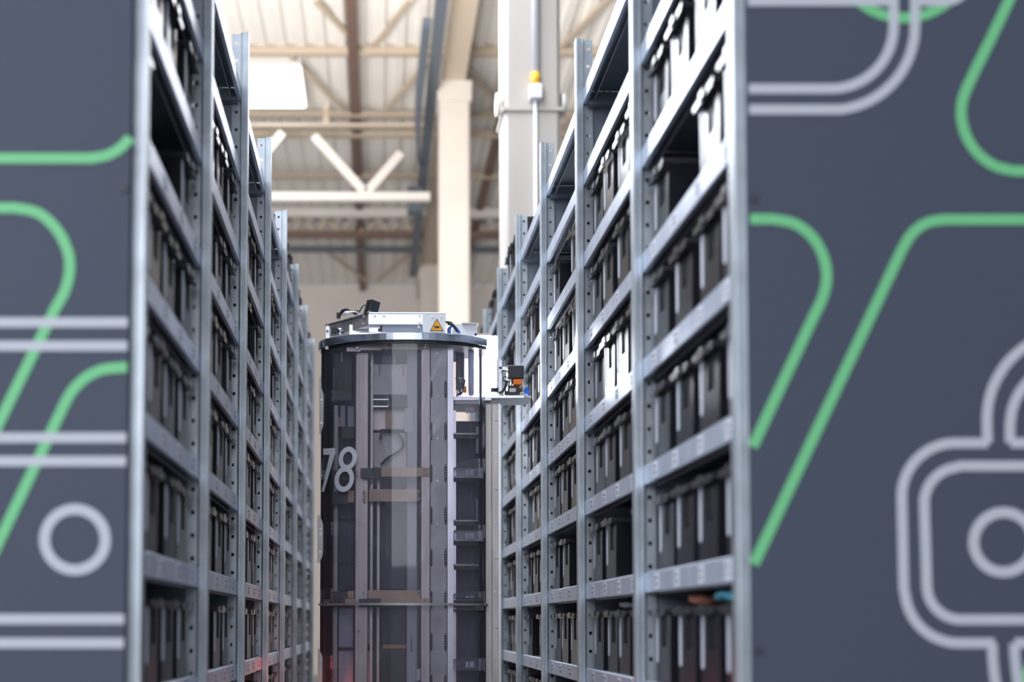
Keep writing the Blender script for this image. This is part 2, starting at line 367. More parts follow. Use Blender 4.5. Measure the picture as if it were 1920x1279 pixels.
def rack(side):
    right = side > 0
    X, H, T = (XR, HR, TR) if right else (XL, HL, TL)
    rk = empty('shelving_rack', (X, Z0 if right else Z0 + NB_BAYS, 0))
    if not right: rk.rotation_euler.z = PI
    tag(rk, 'tall galvanised steel shelving rack lining the %s side of the aisle' % ('right' if right else 'left'), 'rack', 'racks along the aisle')
    pm = mesh_of('upright_post', post_mesh(T), ['galv'])
    for k in range(NB_BAYS+1):
        # web stays towards the camera on both sides
        o = instance(pm, 'upright_post', rk, (0, k, 0))
        if not right: o.scale = (1, -1, 1)
        instance(me_side, 'side_sheet', rk, (0, k+(0.012 if right else -0.012), 0))
        bk = NB(); box(bk, DEP-0.035, DEP, -0.018, 0.018, 0, T-0.15)
        if k == 0: me_rear = mesh_of('rear_post', bk, ['galv'])
        else: bk.free()
        instance(me_rear, 'rear_post', rk, (0, k, 0))
    for k in range(NB_BAYS):
        wk = k if right else NB_BAYS-1-k     # bay counted from the camera
        for j in range(NSH):
            z = H - PITCH*j
            if z < 0.05: continue
            dz = 0.0
            s = instance(me_shelf, 'shelf', rk, (0, k, z))
            if wk < 5 and j < 9: instance(me_teeth, 'perforated_strip', s, (0.032, 0.0, 0.0))
            if j == 0 and wk in (1, 2, 3):
                for dx in (0.07, 0.09):
                    instance(me_bolt, 'shelf_bolt', s, (dx, 0.96 if right else 0.03, LIP-0.022))
            if j == 0 and wk in (0, 1, 2, 3):
                instance(me_brk, 'shelf_bracket', s, (0, 0.955 if right else 0.005, 0))
            if wk < 4 and 3 <= j <= 8:
                for q in range(4):
                    instance(me_label, 'edge_label', s, (0, 0.14+0.235*q+rng.uniform(-.01, .01), 0))
    # rear sheet closes the back
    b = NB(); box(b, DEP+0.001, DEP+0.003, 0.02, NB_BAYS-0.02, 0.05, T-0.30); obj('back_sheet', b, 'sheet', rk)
    return rk
rackR = rack(1); rackL = rack(-1)

# ------------------------------------------------------------------ storage bins
BW, BH, BD = 0.186, 0.198, 0.40
def bin_bm(b, mi=0, lod=0):
    """open-topped bin, front at x=0 facing -X, centred on y, base at z=0"""
    w2 = BW/2; t = 0.006; tp = 0.010
    wb = w2-tp; wt = w2-0.003; xb = 0.012
    # outer shell and inner shell
    def ring(x0, x1, w_, z): return [b.verts.new((x0, w_, z)), b.verts.new((x0, -w_, z)), b.verts.new((x1, -w_, z)), b.verts.new((x1, w_, z))]
    o0 = ring(0.0, BD-xb, wb, 0); o1 = ring(0.0, BD, wt, BH-0.012)
    i0 = ring(t, BD-xb-t, wb-t, t); i1 = ring(t, BD-t, wt-t, BH-0.012)
    b.faces.new(o0); b.faces.new(i0)
    for k in range(4):
        n = (k+1) % 4
        if k == 0 and not lod:
            # front wall with a ribbed finger recess near the -y side
            P = [[None]*4 for _ in range(4)]
            us = [0.0, 0.42, 0.80, 1.0]; vs = [0.0, 0.52, 0.97, 1.0]
            for i, u in enumerate(us):
                for j, v in enumerate(vs):
                    if (i, j) == (0, 0): P[i][j] = o0[0]
                    elif (i, j) == (3, 0): P[i][j] = o0[1]
                    elif (i, j) == (0, 3): P[i][j] = o1[0]
                    elif (i, j) == (3, 3): P[i][j] = o1[1]
                    else:
                        a = o0[0].co.lerp(o0[1].co, u); c = o1[0].co.lerp(o1[1].co, u); P[i][j] = b.verts.new(a.lerp(c, v))
            for i in range(3):
                for j in range(3):
                    if (i, j) == (1, 1): continue
                    b.faces.new([P[i][j], P[i+1][j], P[i+1][j+1], P[i][j+1]])
            Q = [P[1][1], P[2][1], P[2][2], P[1][2]]; R = [b.verts.new(p.co + Vector((0.010, 0, 0))) for p in Q]
            for a in range(4):
                f = b.faces.new([Q[a], Q[(a+1) % 4], R[(a+1) % 4], R[a]]); f.material_index = 1
            f = b.faces.new(R); f.material_index = 1
        else: b.faces.new([o0[k], o0[n], o1[n], o1[k]])
        b.faces.new([i0[k], i1[k], i1[n], i0[n]]); b.faces.new([o1[k], o1[n], i1[n], i1[k]])
me_body = None
b = NB(); bin_bm(b); me_body = mesh_of('bin_body', b, ['bin', 'recess'])
def rim_bm(b):
    w2 = BW/2
    z0, z1 = BH-0.014, BH
    # overhanging rim with a lip that stands out at the front
    box(b, -0.016, 0.008, -w2, w2, z0+0.003, z1); box(b, -0.016, -0.012, -w2+0.01, w2-0.01, z0-0.004, z0+0.004)
    box(b, BD-0.006, BD+0.006, -w2, w2, z0, z1)
    box(b, 0.008, BD-0.006, w2-0.008, w2, z0, z1); box(b, 0.008, BD-0.006, -w2, -w2+0.008, z0, z1)
    box(b, -0.020, -0.016, -0.02, 0.02, z0, z1+0.004)
b = NB(); rim_bm(b); me_rim = mesh_of('bin_rim', b, ['bin_rim'])
b = NB()
for k in range(3): 
    y = -0.001 - 0.021*k; prism(b, [(0.010, 0.104), (0.005, 0.108), (0.003, 0.175), (0.008, 0.175)], 'y', y-0.002, y+0.002)
me_ribs = mesh_of('recess_ribs', b, ['bin_rim'])
def strip_mesh():
    b = NB(); 
    pts = []
    r = 0.0105
    z0, z1 = 0.062, 0.182
    for k in range(9):
        a = PI + PI*k/8; pts.append((r*math.cos(a), z0 + r*math.sin(a)))
    pts += [(r, z1), (-r, z1)]
    fx = lambda z: 0.0
    A = [b.verts.new((fx(p[1])-0.0016, p[0]+0.066, p[1])) for p in pts]; B = [b.verts.new((fx(p[1])+0.0002, p[0]+0.066, p[1])) for p in pts]
    b.faces.new(A); b.faces.new(B[::-1])
    for i in range(len(A)): b.faces.new([A[i], B[i], B[(i+1) % len(A)], A[(i+1) % len(A)]])
    return b
me_strip = mesh_of('label_strip', strip_mesh(), ['strip'])

ORD = ['first', 'second', 'third', 'fourth', 'fifth', 'sixth', 'seventh', 'eighth', 'ninth', 'tenth']
BAYN = ['nearest', 'second', 'third', 'fourth', 'fifth']
gapsR = {(0,3): [2], (0,4): [], (1,6): [1], (2,5): [], (2,2): [2], (1,3): [], (2,6): [1], (3,4): [1], (3,7): [2], (3,5): [3], (1,4): [], (0,6): [], (0,7): []}
gapsL = {(0,3): [1, 2], (0,6): [], (1,3): [1], (2,3): [2], (2,4): [1], (3,3): [2], (1,5): []}
rb = random.Random(11)
spill = NB()
def place_bins(side):
    right = side > 0
    X, H = (XR, HR) if right else (XL, HL)
    gaps = gapsR if right else gapsL
    for wk in range(NB_BAYS):
        rows = [0] if wk >= 4 else []
        rows += list(range(2, 9))
        for rn, j in enumerate(rows):
            if j == 8 and wk < 2: continue
            z = H - PITCH*j + LIP + 0.0005
            gp = gaps.get((wk, j), [rb.randrange(4)] if rb.random() < 0.13 else [])
            spots = []
            for q in range(4):
                yy = 0.146 + 0.2355*q + rb.uniform(-0.022, 0.022)
                dx = rb.uniform(0.006, 0.016)
                if q not in gp: spots.append((yy, dx))
            for n, (yy, dx) in enumerate(spots):
                x = X + side*(0.012 + dx); y = Z0 + wk + yy; rz = 0 if right else PI
                if wk >= 5:
                    t = NB(); bin_bm(t, lod=1)
                    mm = Matrix.Translation((x, y, z)) @ Matrix.Rotation(rz, 4, 'Z')
                    rim_bm(t); t.transform(mm); tm = bpy.data.meshes.new('t'); t.to_mesh(tm); t.free(); spill.from_mesh(tm); bpy.data.meshes.remove(tm)
                    continue
                o = empty('storage_bin', (x, y, z)); o.rotation_euler.z = rz
                instance(me_body, 'bin_body', o); instance(me_rim, 'bin_rim', o)
                instance(me_strip, 'label_strip', o)
                if wk < 4: instance(me_ribs, 'recess_rib', o)
                tag(o, 'black bin, %s rack, %s bay, %s, %s from the front' % ('right-hand' if right else 'left-hand', BAYN[wk],
                    'on the bare top shelf' if j == 0 else '%s row of bins down' % ORD[j-2], ORD[n]), 'bin', 'black storage bins in the racks')
place_bins(1); place_bins(-1)
o = obj('storage_bins', spill, 'bin'); o['kind'] = 'stuff'; tag(o, 'rows of black bins in the farthest two bays of both racks', 'bins')

# small goods lying above the lowest visible bins of the nearest right bay
zt = HR - PITCH*7 + LIP + BH
for (xx, yy, w_, d_, h_, m, lab, cat) in [(0.84, Z0+0.36, 0.12, 0.30, 0.017, 'blue_bag', 'light blue plastic bag poking out of a low bin in the right-hand rack', 'bag'),
        (0.85, Z0+0.74, 0.09, 0.10, 0.017, 'salmon_bag', 'salmon pink packet poking out of a low bin in the right-hand rack', 'packet'),
        (0.83, Z0+1.6, 0.08, 0.14, 0.014, 'label', 'crumpled white paper lying in a low bin of the second right bay', 'paper')]:
    if m == 'blue_bag' and m not in M: M[m] = mat('blue_bag', (0.15, 0.55, 0.72), 0.4)
    if m == 'salmon_bag': M[m] = mat('salmon_bag', (0.80, 0.33, 0.24), 0.5)
    b = NB(); bmesh.ops.create_icosphere(b, subdivisions=3, radius=1)
    rr = random.Random(hash(m) % 100)
    for v in b.verts:
        k = 1 + 0.18*math.sin(7*v.co.x+3*v.co.z) * math.cos(5*v.co.y)
        v.co = Vector((v.co.x*w_/2*k, v.co.y*d_/2*k, v.co.z*h_*k))
    for f in b.faces: f.smooth = True
    tag(obj(cat if cat != 'bag' else 'plastic_bag', b, m, loc=(xx, yy, zt+0.004+h_*1.2)), lab, cat)

# ------------------------------------------------------------------ end panels with line art
YP = Z0 - 0.041
def ribbon(b, pts, wd, Y, closed=False):
    """pts in the panel's plane (x, z)"""
    n = len(pts); L = []; R = []
    for i in range(n):
        if closed: p0, p1 = pts[(i-1) % n], pts[(i+1) % n]
        else: p0, p1 = pts[max(i-1, 0)], pts[min(i+1, n-1)]
        d = Vector((p1[0]-p0[0], p1[1]-p0[1])).normalized(); nn = Vector((-d.y, d.x))
        L.append((pts[i][0]+nn.x*wd/2, pts[i][1]+nn.y*wd/2)); R.append((pts[i][0]-nn.x*wd/2, pts[i][1]-nn.y*wd/2))
    t = 0.0006
    VL = [b.verts.new((p[0], Y, p[1])) for p in L]; VR = [b.verts.new((p[0], Y, p[1])) for p in R]
    BL = [b.verts.new((p[0], Y+t, p[1])) for p in L]; BR = [b.verts.new((p[0], Y+t, p[1])) for p in R]
    for i in range(n if closed else n-1):
        j = (i+1) % n
        b.faces.new([VL[i], VL[j], VR[j], VR[i]])
        b.faces.new([VL[i], BL[i], BL[j], VL[j]]); b.faces.new([VR[i], VR[j], BR[j], BR[i]])
def arc(cx, cy, r, a0, a1, n=14):
    return [(cx + r*math.cos(math.radians(a0+(a1-a0)*k/n)), cy + r*math.sin(math.radians(a0+(a1-a0)*k/n))) for k in range(n+1)]
def cr(pts, n=6):
    return [(p.x, p.y) for p in smooth_path([(a, c, 0) for a, c in pts], n)]
def panel(side):
    right = side > 0
    x0, x1 = (XR-0.003, XR+1.27) if right else (XL-1.27, XL+0.001)
    pn = empty('end_panel', ((x0+x1)/2, YP, 0))
    tag(pn, 'slate grey panel with green and white line art closing the end of the %s' % ('right rack' if right else 'left rack'), 'panel', 'end panels of the racks')
    b = NB(); box(b, x0-(x0+x1)/2, x1-(x0+x1)/2, 0.0, 0.02, 0.02, TR+0.15); obj('panel_board', b, 'panel', pn)
    ox = (x0+x1)/2
    def add(name, px, m, wd, closed=False, lay=0):
        W_ = [(at(p[0], p[1], YP).x, at(p[0], p[1], YP).z) for p in px]
        if closed: W_ = W_[:-1]
        lim = x0+0.001 if right else x1-0.001
        ins = lambda p: p[0] >= lim if right else p[0] <= lim
        q = []
        for k, p in enumerate(W_):
            if k and ins(p) != ins(W_[k-1]) and not closed:
                a = W_[k-1]; t = (lim-a[0])/(p[0]-a[0]); q.append((lim-ox, a[1]+t*(p[1]-a[1])))
            if ins(p): q.append((p[0]-ox, p[1]))
        b = NB(); ribbon(b, q, wd*YP/F, -0.0012-0.0008*lay, closed); obj(name, b, m, pn)
    if not right:
        G = [[(-970,297),(172,297)] + cr([(172,297),(205,290),(232,272),(252,246),(275,205)])[1:],
             [(-970,390),(28,390)] + cr([(28,390),(72,400),(106,430),(126,468),(131,505),(122,545),(104,578)])[1:] + [(0,790),(-120,1040)],
             [(250,689),(228,689)] + cr([(228,689),(190,694),(160,709),(135,734),(118,764)])[1:] + [(0,1012),(-140,1310)]]
        W = [[(-970,y),(252,y)] for y in (605, 649, 821, 865, 1161, 1206)]
        Cc = [arc(141, 1012, 57, 0, 360, 48)]
        bolts = [(232, 353)]
    else:
        G = [[(1380,411),(1448,411)] + cr([(1448,411),(1490,420),(1522,444),(1543,480),(1550,520),(1543,556),(1528,588)])[1:] + [(1385,893)],
             [(2600,412),(1770,412)] + cr([(1770,412),(1738,418),(1710,438),(1690,470)])[1:] + [(1385,1118)],
             arc(1694, -96, 130, 20, 160, 20),
             [(1915,-48),(1892,0)] + cr([(1858,72),(1822,145),(1806,183),(1802,215),(1810,252),(1831,286),(1864,311),(1903,321)]) + [(2600,323)],
             [(1955,1200),(1905,1310)]]
        W = [[(1380,167),(1558,167)] + arc(1558,50,117,90,0)[1:] + [(1675,-40)],
             [(1380,206),(1558,206)] + arc(1558,50,157,90,0)[1:] + [(1715,-40)],
             [(1380,3),(1680,3)], [(1722,3),(1772,3)] + arc(1772,-40,43,90,40,6)[1:],
             [(1852,831),(1790,831)] + arc(1790,931,100,-90,-180)[1:] + [(1694,1105)] + arc(1797,1105,101,180,90)[1:] + [(1864,1206)],
             [(2600,874),(1800,874)] + arc(1800,944,68,-90,-180)[1:] + [(1737,1098)] + arc(1801,1098,64,180,90)[1:] + [(2600,1162)],
             cr([(1851,831),(1850,780),(1857,738),(1875,699),(1900,668),(1935,643),(1985,628)]), cr([(1893,831),(1893,795),(1899,762),(1915,730),(1945,700),(1985,685)]),
             [(1893,831),(2600,831)], cr([(1860,1206),(1861,1240),(1868,1290),(1882,1330)]), cr([(1901,1206),(1903,1240),(1911,1300),(1925,1330)]), [(1901,1206),(2600,1206)]]
        Cc = [arc(1881, 1017, 56, 0, 360, 48)]
        bolts = [(1411, 372), (1421, 1220)]
    for i, g_ in enumerate(G): add('green_line', g_, 'green', 20, lay=0)
    for i, g_ in enumerate(W): add('white_line', g_, 'white_line', 19, lay=1+(i % 3)*0.3)
    for g_ in Cc: add('white_ring', g_, 'white_line', 20, True, lay=1)
    for p in bolts:
        v = at(p[0], p[1], YP); b = NB(); cyl(b, (v.x-ox, 0, v.z), (v.x-ox, -0.004, v.z), 0.009, 12); obj('panel_bolt', b, 'bolt_dark', pn)
panel(1); panel(-1)

# ------------------------------------------------------------------ the robot
YC = 5.52; RC = at(762, 640, YC); XC = RC.x; AX, BY = 0.376, 0.215
rob = empty('picking_robot', (XC, YC, 0)); tag(rob, 'tall picking robot with smoked clear tube marked 78 standing in the aisle', 'robot')
def rp(px, py, dy=0.0):
    v = at(px, py, YC+dy); return (v.x-XC, dy, v.z)
def rbox(b, px0, px1, py0, py1, dy, th, mi=0):
    """upright slab given by its outline in the plane dy from the axis, th thick backwards"""
    p = rp(px0, py1, dy); q = rp(px1, py0, dy); box(b, p[0], q[0], dy, dy+th, p[2], q[2], mi)
def R(name, m, *boxes, bevel=0, parent=None):
    b = NB()
    for t in boxes: rbox(b, *t)
    return obj(name, b, m, parent or rob, bevel)
def screws(pts, dy, r=0.006, parent=None, m='alu_light', name='screw'):
    b = NB()
    for p in pts:
        v = rp(p[0], p[1], dy); cyl(b, v, (v[0], v[1]-0.003, v[2]), r, 12, r*0.85); cyl(b, (v[0], v[1]-0.003, v[2]), (v[0], v[1]-0.0034, v[2]), r*0.45, 6, mi=1)
    obj(name, b, [m, 'dark'], parent or rob)
XCUT = rp(911, 640, 0)[0]
def ell(ax, by, n=64, cut=None):
    pts = []
    for k in range(n):
        a = 2*PI*k/n; x = ax*math.cos(a); y = by*math.sin(a)
        if cut is not None and x > cut: x = cut
        pts.append((x, y))
    # remove repeated points
    q = []
    for p in pts:
        if not q or (abs(p[0]-q[-1][0])+abs(p[1]-q[-1][1])) > 1e-6: q.append(p)
    return q
zr0 = at(762, 638, YC-BY).z; zr1 = at(762, 623, YC-BY).z
b = NB(); prism(b, ell(AX+0.006, BY+0.006, 80, XCUT), 'z', zr0, zr1); rimo = obj('top_rim', b, 'rim', rob, 0.003)
b = NB(); prism(b, ell(AX-0.004, BY-0.004, 80, XCUT-0.004), 'z', zr0-0.012, zr0-0.001); obj('rim_gasket', b, 'dark', rob)
# tube shells
zs = at(762, 1133, YC-BY).z
def shell(name, z0, z1, cut):
    b = NB(); t = 0.004; n = 96
    def pt(k, ax, by):
        a = math.radians(168) + math.radians(214)*k/n   # from the left-rear round the front to the right edge
        return ax*math.cos(a), by*math.sin(a)
    A = []
    for k in range(n+1):
        x, y = pt(k, AX-0.006, BY-0.006)
        if x > cut: break
        A.append((x, y))
    for z_a, z_b in ((z0, z1),):
        lo = [b.verts.new((p[0], p[1], z_a)) for p in A]; hi = [b.verts.new((p[0], p[1], z_b)) for p in A]
        for i in range(len(A)-1):
            f = b.faces.new([lo[i], lo[i+1], hi[i+1], hi[i]]); f.smooth = True
    o = obj(name, b, 'tube', rob)
    s = o.modifiers.new('thickness', 'SOLIDIFY'); s.thickness = t; s.offset = -1; s.use_rim = False
    return o
shell('clear_tube', zs+0.004, zr0-0.012, XCUT-0.006); shell('clear_tube', 0.45, zs-0.004, XCUT-0.006)
b = NB()
E0 = [p for p in ell(AX-0.004, BY-0.004, 96, XCUT-0.004) if p[1] < 0.03]
E0.sort(key=lambda p: p[0]); ribbon_pts = E0
lo = [b.verts.new((p[0], p[1], zs-0.005)) for p in E0]; hi = [b.verts.new((p[0], p[1], zs+0.005)) for p in E0]
for i in range(len(E0)-1): b.faces.new([lo[i], lo[i+1], hi[i+1], hi[i]])
so = obj('seam_band', b, 'plate', rob); s_ = so.modifiers.new('t', 'SOLIDIFY'); s_.thickness = 0.006
# chassis
b = NB(); prism(b, ell(AX+0.02, BY+0.06, 48), 'z', 0.06, 0.45); obj('chassis', b, 'white_sheet', rob, 0.01)
for (x, y) in ((-0.22,-0.16),(0.22,-0.16),(-0.22,0.16),(0.22,0.16)):
    b = NB(); cyl(b, (x-0.02, y, 0.05), (x+0.02, y, 0.05), 0.05, 20); obj('wheel', b, 'dark', rob)

b = NB(); box(b, -AX-0.03, -AX+0.004, -0.12, 0.12, 1.06, 1.14); obj('red_glow_bar', b, 'red_glow', rob)  # unseen glowing bar, added to tint the nearby shelves pink
# inner frame, all floor-to-lid members
ZB = 1700
R('extrusion', 'alu', (664,668,662,ZB,-0.12,0.03), (669.5,674.5,662,ZB,-0.115,0.03), (676,682,662,ZB,-0.12,0.03), (664,690,662,ZB,-0.10,0.02))
R('extrusion', 'alu', (789,806,650,ZB,-0.14,0.03))
R('extrusion', 'alu', (692,700,660,ZB,-0.04,0.02), (705,712,900,ZB,-0.03,0.02))
R('extrusion', 'plate', (608,616,655,ZB,-0.02,0.02), (622,634,760,ZB,0.00,0.02))
pl_ = R('mast_plate', 'plate', (807,838,640,ZB,-0.125,0.004))
b = NB()
for y0 in range(712, 1300, 79):
    for (xa, xb) in ((807.2, 811), (833, 838)):
        n = 10; p = rp((xa+xb)/2, y0+18, -0.1265); hw = (xb-xa)/2/F*YC; hh = 17/F*YC; pts = []
        for k in range(n*2):
            a = 2*PI*k/(n*2); pts.append((p[0]+hw*math.cos(a), p[2]+hh*(0.55*math.sin(a) + 0.45*(1 if math.sin(a) > 0 else -1))))
        prism(b, pts, 'y', -0.1262, -0.1252)
obj('weld_slots', b, 'dark', pl_)
screws([(820, y) for y in range(662, 1290, 80)], -0.126, 0.004, pl_)
for y0 in range(716, 1290, 79):
    screws([(836, y0+5*k) for k in range(5)], -0.1268, 0.003, pl_, 'plate', 'weld_bead')
R('edge_strip', 'alu_light', (839,850,640,ZB,-0.13,0.02))
R('pale_strip', 'lav', (762,783,650,ZB,-0.05,0.008))
R('dark_upright', 'dark', (783,789,660,ZB,-0.10,0.05), (684,691,662,ZB,-0.09,0.05))
R('back_panel', 'slate', (600,850,650,ZB,0.12,0.01))
R('header_bar', 'tan', (714,804,640,654.5,-0.148,0.006)); R('header_bar', 'alu', (676,714,640,656,-0.145,0.02))
R('bracket', 'alu', (650,676,641,659,-0.135,0.006)); R('bracket', 'alu', (610,640,643,655,-0.09,0.006))
screws([(725,641.5),(741.5,641.5),(797.5,641),(797.5,648),(670,646),(670,652.5),(813,643),(830,642)], -0.150, 0.0055)
# upper centre compartment
R('motor_housing', 'dark', (612,664,658,754,-0.03,0.08), bevel=0.01)
R('highlight_tube', 'lav', (624,628,690,730,-0.05,0.006), bevel=0.002); R('grip_tube', 'lav', (639,643,660,680,-0.05,0.006), bevel=0.002)
R('inner_plate', 'lav', (697,762,656,682,0.02,0.004)); R('dark_block', 'dark', (742,762,656,682,0.0,0.03)); R('dark_block', 'slate', (697,716,665,682,0.0,0.02))
R('lift_carriage', 'plate', (697,765,683,740,0.01,0.03)); R('lift_carriage', 'dark', (697,765,741,763,-0.01,0.05))
R('slot', 'dark', (711,712.5,685,706,0.006,0.003)); R('slot', 'dark', (755,756.5,685,706,0.006,0.003))
R('carriage_rail', 'alu_light', (697,728,748,750,-0.012,0.003)); R('carriage_rail', 'alu_light', (697,728,761,763,-0.012,0.003))
# pale windows to the back of the compartment
R('carton', 'alu', (697,722,765,806,0.05,0.01)); R('carton', 'tan', (722,738,765,806,0.05,0.01)); R('carton', 'plate', (738,760,765,806,0.05,0.01))
R('paper_label', 'label', (759,774,765,810,-0.056,0.003))
R('pale_panel', 'lav', (638,647,760,800,0.03,0.01)); R('pale_panel', 'lav', (652,664,762,812,0.03,0.01)); R('knob', 'tan', (631,638,782,800,0.02,0.01), bevel=0.004)
R('dark_block', 'dark', (642,664,800,822,0.02,0.02))
R('small_crossbar', 'dark', (713,757,804.5,806.5,-0.02,0.006))
b = NB(); tube(b, smooth_path([rp(714,824,-0.02), rp(716,812,-0.02), rp(730,807,-0.02), rp(748,815,-0.02), rp(757,832,-0.02), rp(748,846,-0.02), rp(728,858,-0.02), rp(714,872,-0.02)], 6), 0.005, 8)
obj('black_cable', b, 'dark', rob)
R('inner_sheet', 'plate', (700,762,812,877,0.03,0.004))
# crossbars
R('crossbar', 'tan', (715,806,877,893.5,-0.148,0.006)); R('crossbar', 'dark', (676,716,878,896,-0.142,0.02)); R('crossbar', 'dark', (602,664,882,900,-0.08,0.02))
R('crossbar', 'tan', (692,784,917.5,940,-0.105,0.006)); R('crossbar', 'tan', (653,664,920,942,-0.09,0.006)); R('crossbar', 'tan', (680,686,920,942,-0.122,0.004)); R('crossbar', 'dark', (618,653,922,945,-0.085,0.02))
R('crossbar', 'tan', (690,788,1107,1122,-0.118,0.006)); R('crossbar', 'tan', (714,806,1122,1131,-0.148,0.006)); R('crossbar', 'dark', (673,714,1123,1138,-0.142,0.02)); R('crossbar', 'dark', (606,648,1124,1137,-0.10,0.02)); R('crossbar', 'dark', (617,652,1109,1122,-0.09,0.02)); R('crossbar', 'tan', (652,664,1108,1122,-0.09,0.006)); R('crossbar','tan',(647,667,1123,1131,-0.125,0.004))
screws([(669,884.5),(669,892.5),(797.5,881.5),(797.5,889.5),(668,1128),(797,1126),(602,892)], -0.150, 0.0055, m='plate')
screws([(785.5,922),(785.5,936),(681.5,924),(681.5,938),(785,1111),(681,1111)], -0.124, 0.005, m='plate')
# left and middle lower compartments
R('blue_grey_panel', 'slate', (636,664,950,1105,0.04,0.01)); R('dark_upright', 'dark', (626,636,950,ZB,0.03,0.02)); R('dark_upright', 'dark', (648,651,955,1105,0.03,0.01)); R('thin_bar', 'dark', (634,664,1054,1057,0.03,0.006)); R('thin_bar','dark',(634,664,972,975,0.03,0.006))
R('blue_grey_panel', 'slate', (722,762,958,1105,0.05,0.01)); R('dark_upright', 'dark', (712,722,942,1105,0.03,0.02))
R('pale_panel', 'lav', (633,662,1141,1214,0.03,0.01)); R('pale_panel', 'lav', (633,662,1220,1420,0.03,0.01)); R('thin_bar', 'dark', (626,700,1214,1220,0.02,0.01))
R('pale_panel', 'lav', (682,697,1141,1208,0.03,0.01)); R('pale_panel', 'lav', (682,697,1220,1420,0.03,0.01))
R('dark_upright', 'dark', (712,762,1140,ZB,0.04,0.01)); R('thin_bar', 'copper', (718,762,1209,1216,0.03,0.004))
R('paper_label', 'label', (781,788,1254,1276,-0.106,0.002)); R('paper_label', 'label', (775.5,779,1250,1275,-0.056,0.002))
R('lock_pin', 'dark', (770.5,772,1195,1222,-0.056,0.003))
screws([(673,1184)], -0.122, 0.005, m='plate')
# right compartment with clear trays
R('compartment_back', 'slate', (850,905,790,ZB,0.08,0.01)); R('compartment_post', 'alu_light', (850,855,770,ZB,-0.06,0.02)); R('compartment_post', 'dark', (899,903,790,ZB,-0.04,0.02))
R('white_guide', 'label', (893,897,800,850,-0.06,0.006)); R('white_guide', 'lav', (893,896,935,975,-0.06,0.006))
for i, (y0, lab_) in enumerate([(812, 0), (893, 1), (975, 0), (1012, 1), (1058, 0), (1135, 0)]):
    R('tray_shelf', 'plate', (851,898,y0,y0+3,-0.08,0.12)); R('tray_shelf', 'dark', (851,896,y0+3,y0+10,-0.07,0.10))
for y0 in (876, 994, 1113, 1236):
    t_ = R('clear_tray', 'tray', (851,907,y0,y0+22,-0.12,0.10), bevel=0.004)
    R('tray_label', 'label', (873,878,y0+5,y0+16,-0.123,0.002), (880,889,y0+5,y0+16,-0.123,0.002), parent=t_)
R('paper_label', 'label', (873,878,764,775,-0.10,0.002), (880,888,764,775,-0.10,0.002))
M['red'] = mat('red_sheet', (0.35, 0.03, 0.05), 0.5); R('red_sheet', 'red', (852,858,1150,ZB,-0.05,0.004)); R('latch', 'dark', (850,908,1121,1129,-0.13,0.05), (850,908,1135,1146,-0.13,0.05), bevel=0.003)
screws([(853,1124),(853,1141)], -0.132, 0.004)
# right-hand mast
R('steel_mast', 'dark', (907.5,909.3,757,ZB,-0.05,0.06))
R('steel_mast', 'alu', (911,922,757,ZB,-0.02,0.05), (923,937,757,ZB,-0.03,0.06), bevel=0.002)
R('mast_edge', 'alu_light', (936.5,938.5,757,ZB,-0.033,0.06))
screws([(927.5,y) for y in (850, 980, 1110, 1240)], -0.032, 0.005, m='alu_light'); screws([(919,y) for y in (802, 914, 1028, 1143, 1259)], -0.022, 0.0035, m='alu_light')
R('mast_groove', 'dark', *[(928,934,y,y+0.8,-0.0315,0.002) for y in (789,918,1047,1178)])
# work lamp and white housing
R('lamp_diffuser', 'lamp', (893,933,629,744,0.06,0.16), bevel=0.006)
R('lamp_housing', 'white_sheet', (858,893,660,744,0.09,0.10), bevel=0.004)
R('black_controller', 'dark', (856,871,648,729,-0.02,0.05), bevel=0.003); R('support_rod', 'lav', (878.5,890,650,742,-0.06,0.03), bevel=0.012)
screws([(853.5,709),(861,709),(865,709)], -0.022, 0.003)
R('orange_connector', 'orange', (869,875,724,736,-0.04,0.02), bevel=0.002)
b = NB()
for k, (a, c) in enumerate([(856,862),(862,864),(872,866)]):
    tube(b, smooth_path([rp(a, 712 if k else 722, -0.05), rp((a+c)/2, 728, -0.05), rp(c, 737, -0.055), rp(856+k*3, 741, -0.05)], 5), 0.003, 6)
obj('black_cable', b, 'dark', rob)
b = NB(); cyl(b, rp(855,651,-0.05), rp(905,655,-0.03), 0.007, 10); obj('rim_rod', b, 'rim', rob)
# bracket plate under the lamp and gripper arm
R('tray_arm', 'alu_light', (850,922,744,751,-0.06,0.25), bevel=0.002); R('tray_arm_edge', 'plate', (852,905,751,757,-0.05,0.22))
arm = empty('gripper_arm'); arm.parent = rob
b = NB(); z1 = rp(960,746,0)[2]; z0_ = rp(960,752,0)[2]
xa, xb = rp(909,748,0)[0], rp(993,748,0)[0]
prism(b, [(xa,-0.06),(xb-0.03,-0.07),(xb,-0.055),(xb,0.10),(xa,0.14)], 'z', z0_, z1); obj('arm_plate', b, 'alu_light', arm, 0.003)
R('camera_head', 'head', (952.5,983,684.5,710,-0.05,0.07), bevel=0.006, parent=arm)
R('mounting_arm', 'alu_light', (936,954,688,692,-0.02,0.02), (936,941,675,737,-0.02,0.02), parent=arm)
R('lamp_side_frame', 'white_sheet', (931.5,937,672,738,-0.01,0.03), parent=arm)
R('orange_sensor', 'orange', (962.5,979.5,711,721,-0.05,0.05), bevel=0.003, parent=arm); R('sensor_lens', 'dark', (958.5,963,711.5,720,-0.045,0.04), bevel=0.003, parent=arm)
R('gripper_body', 'dark', (952,975,723,743,-0.045,0.06), bevel=0.002, parent=arm); R('gripper_face', 'alu', (955.5,967,728,735,-0.048,0.004), parent=arm); R('gripper_body', 'head', (946,951,733,742,-0.03,0.03), parent=arm)
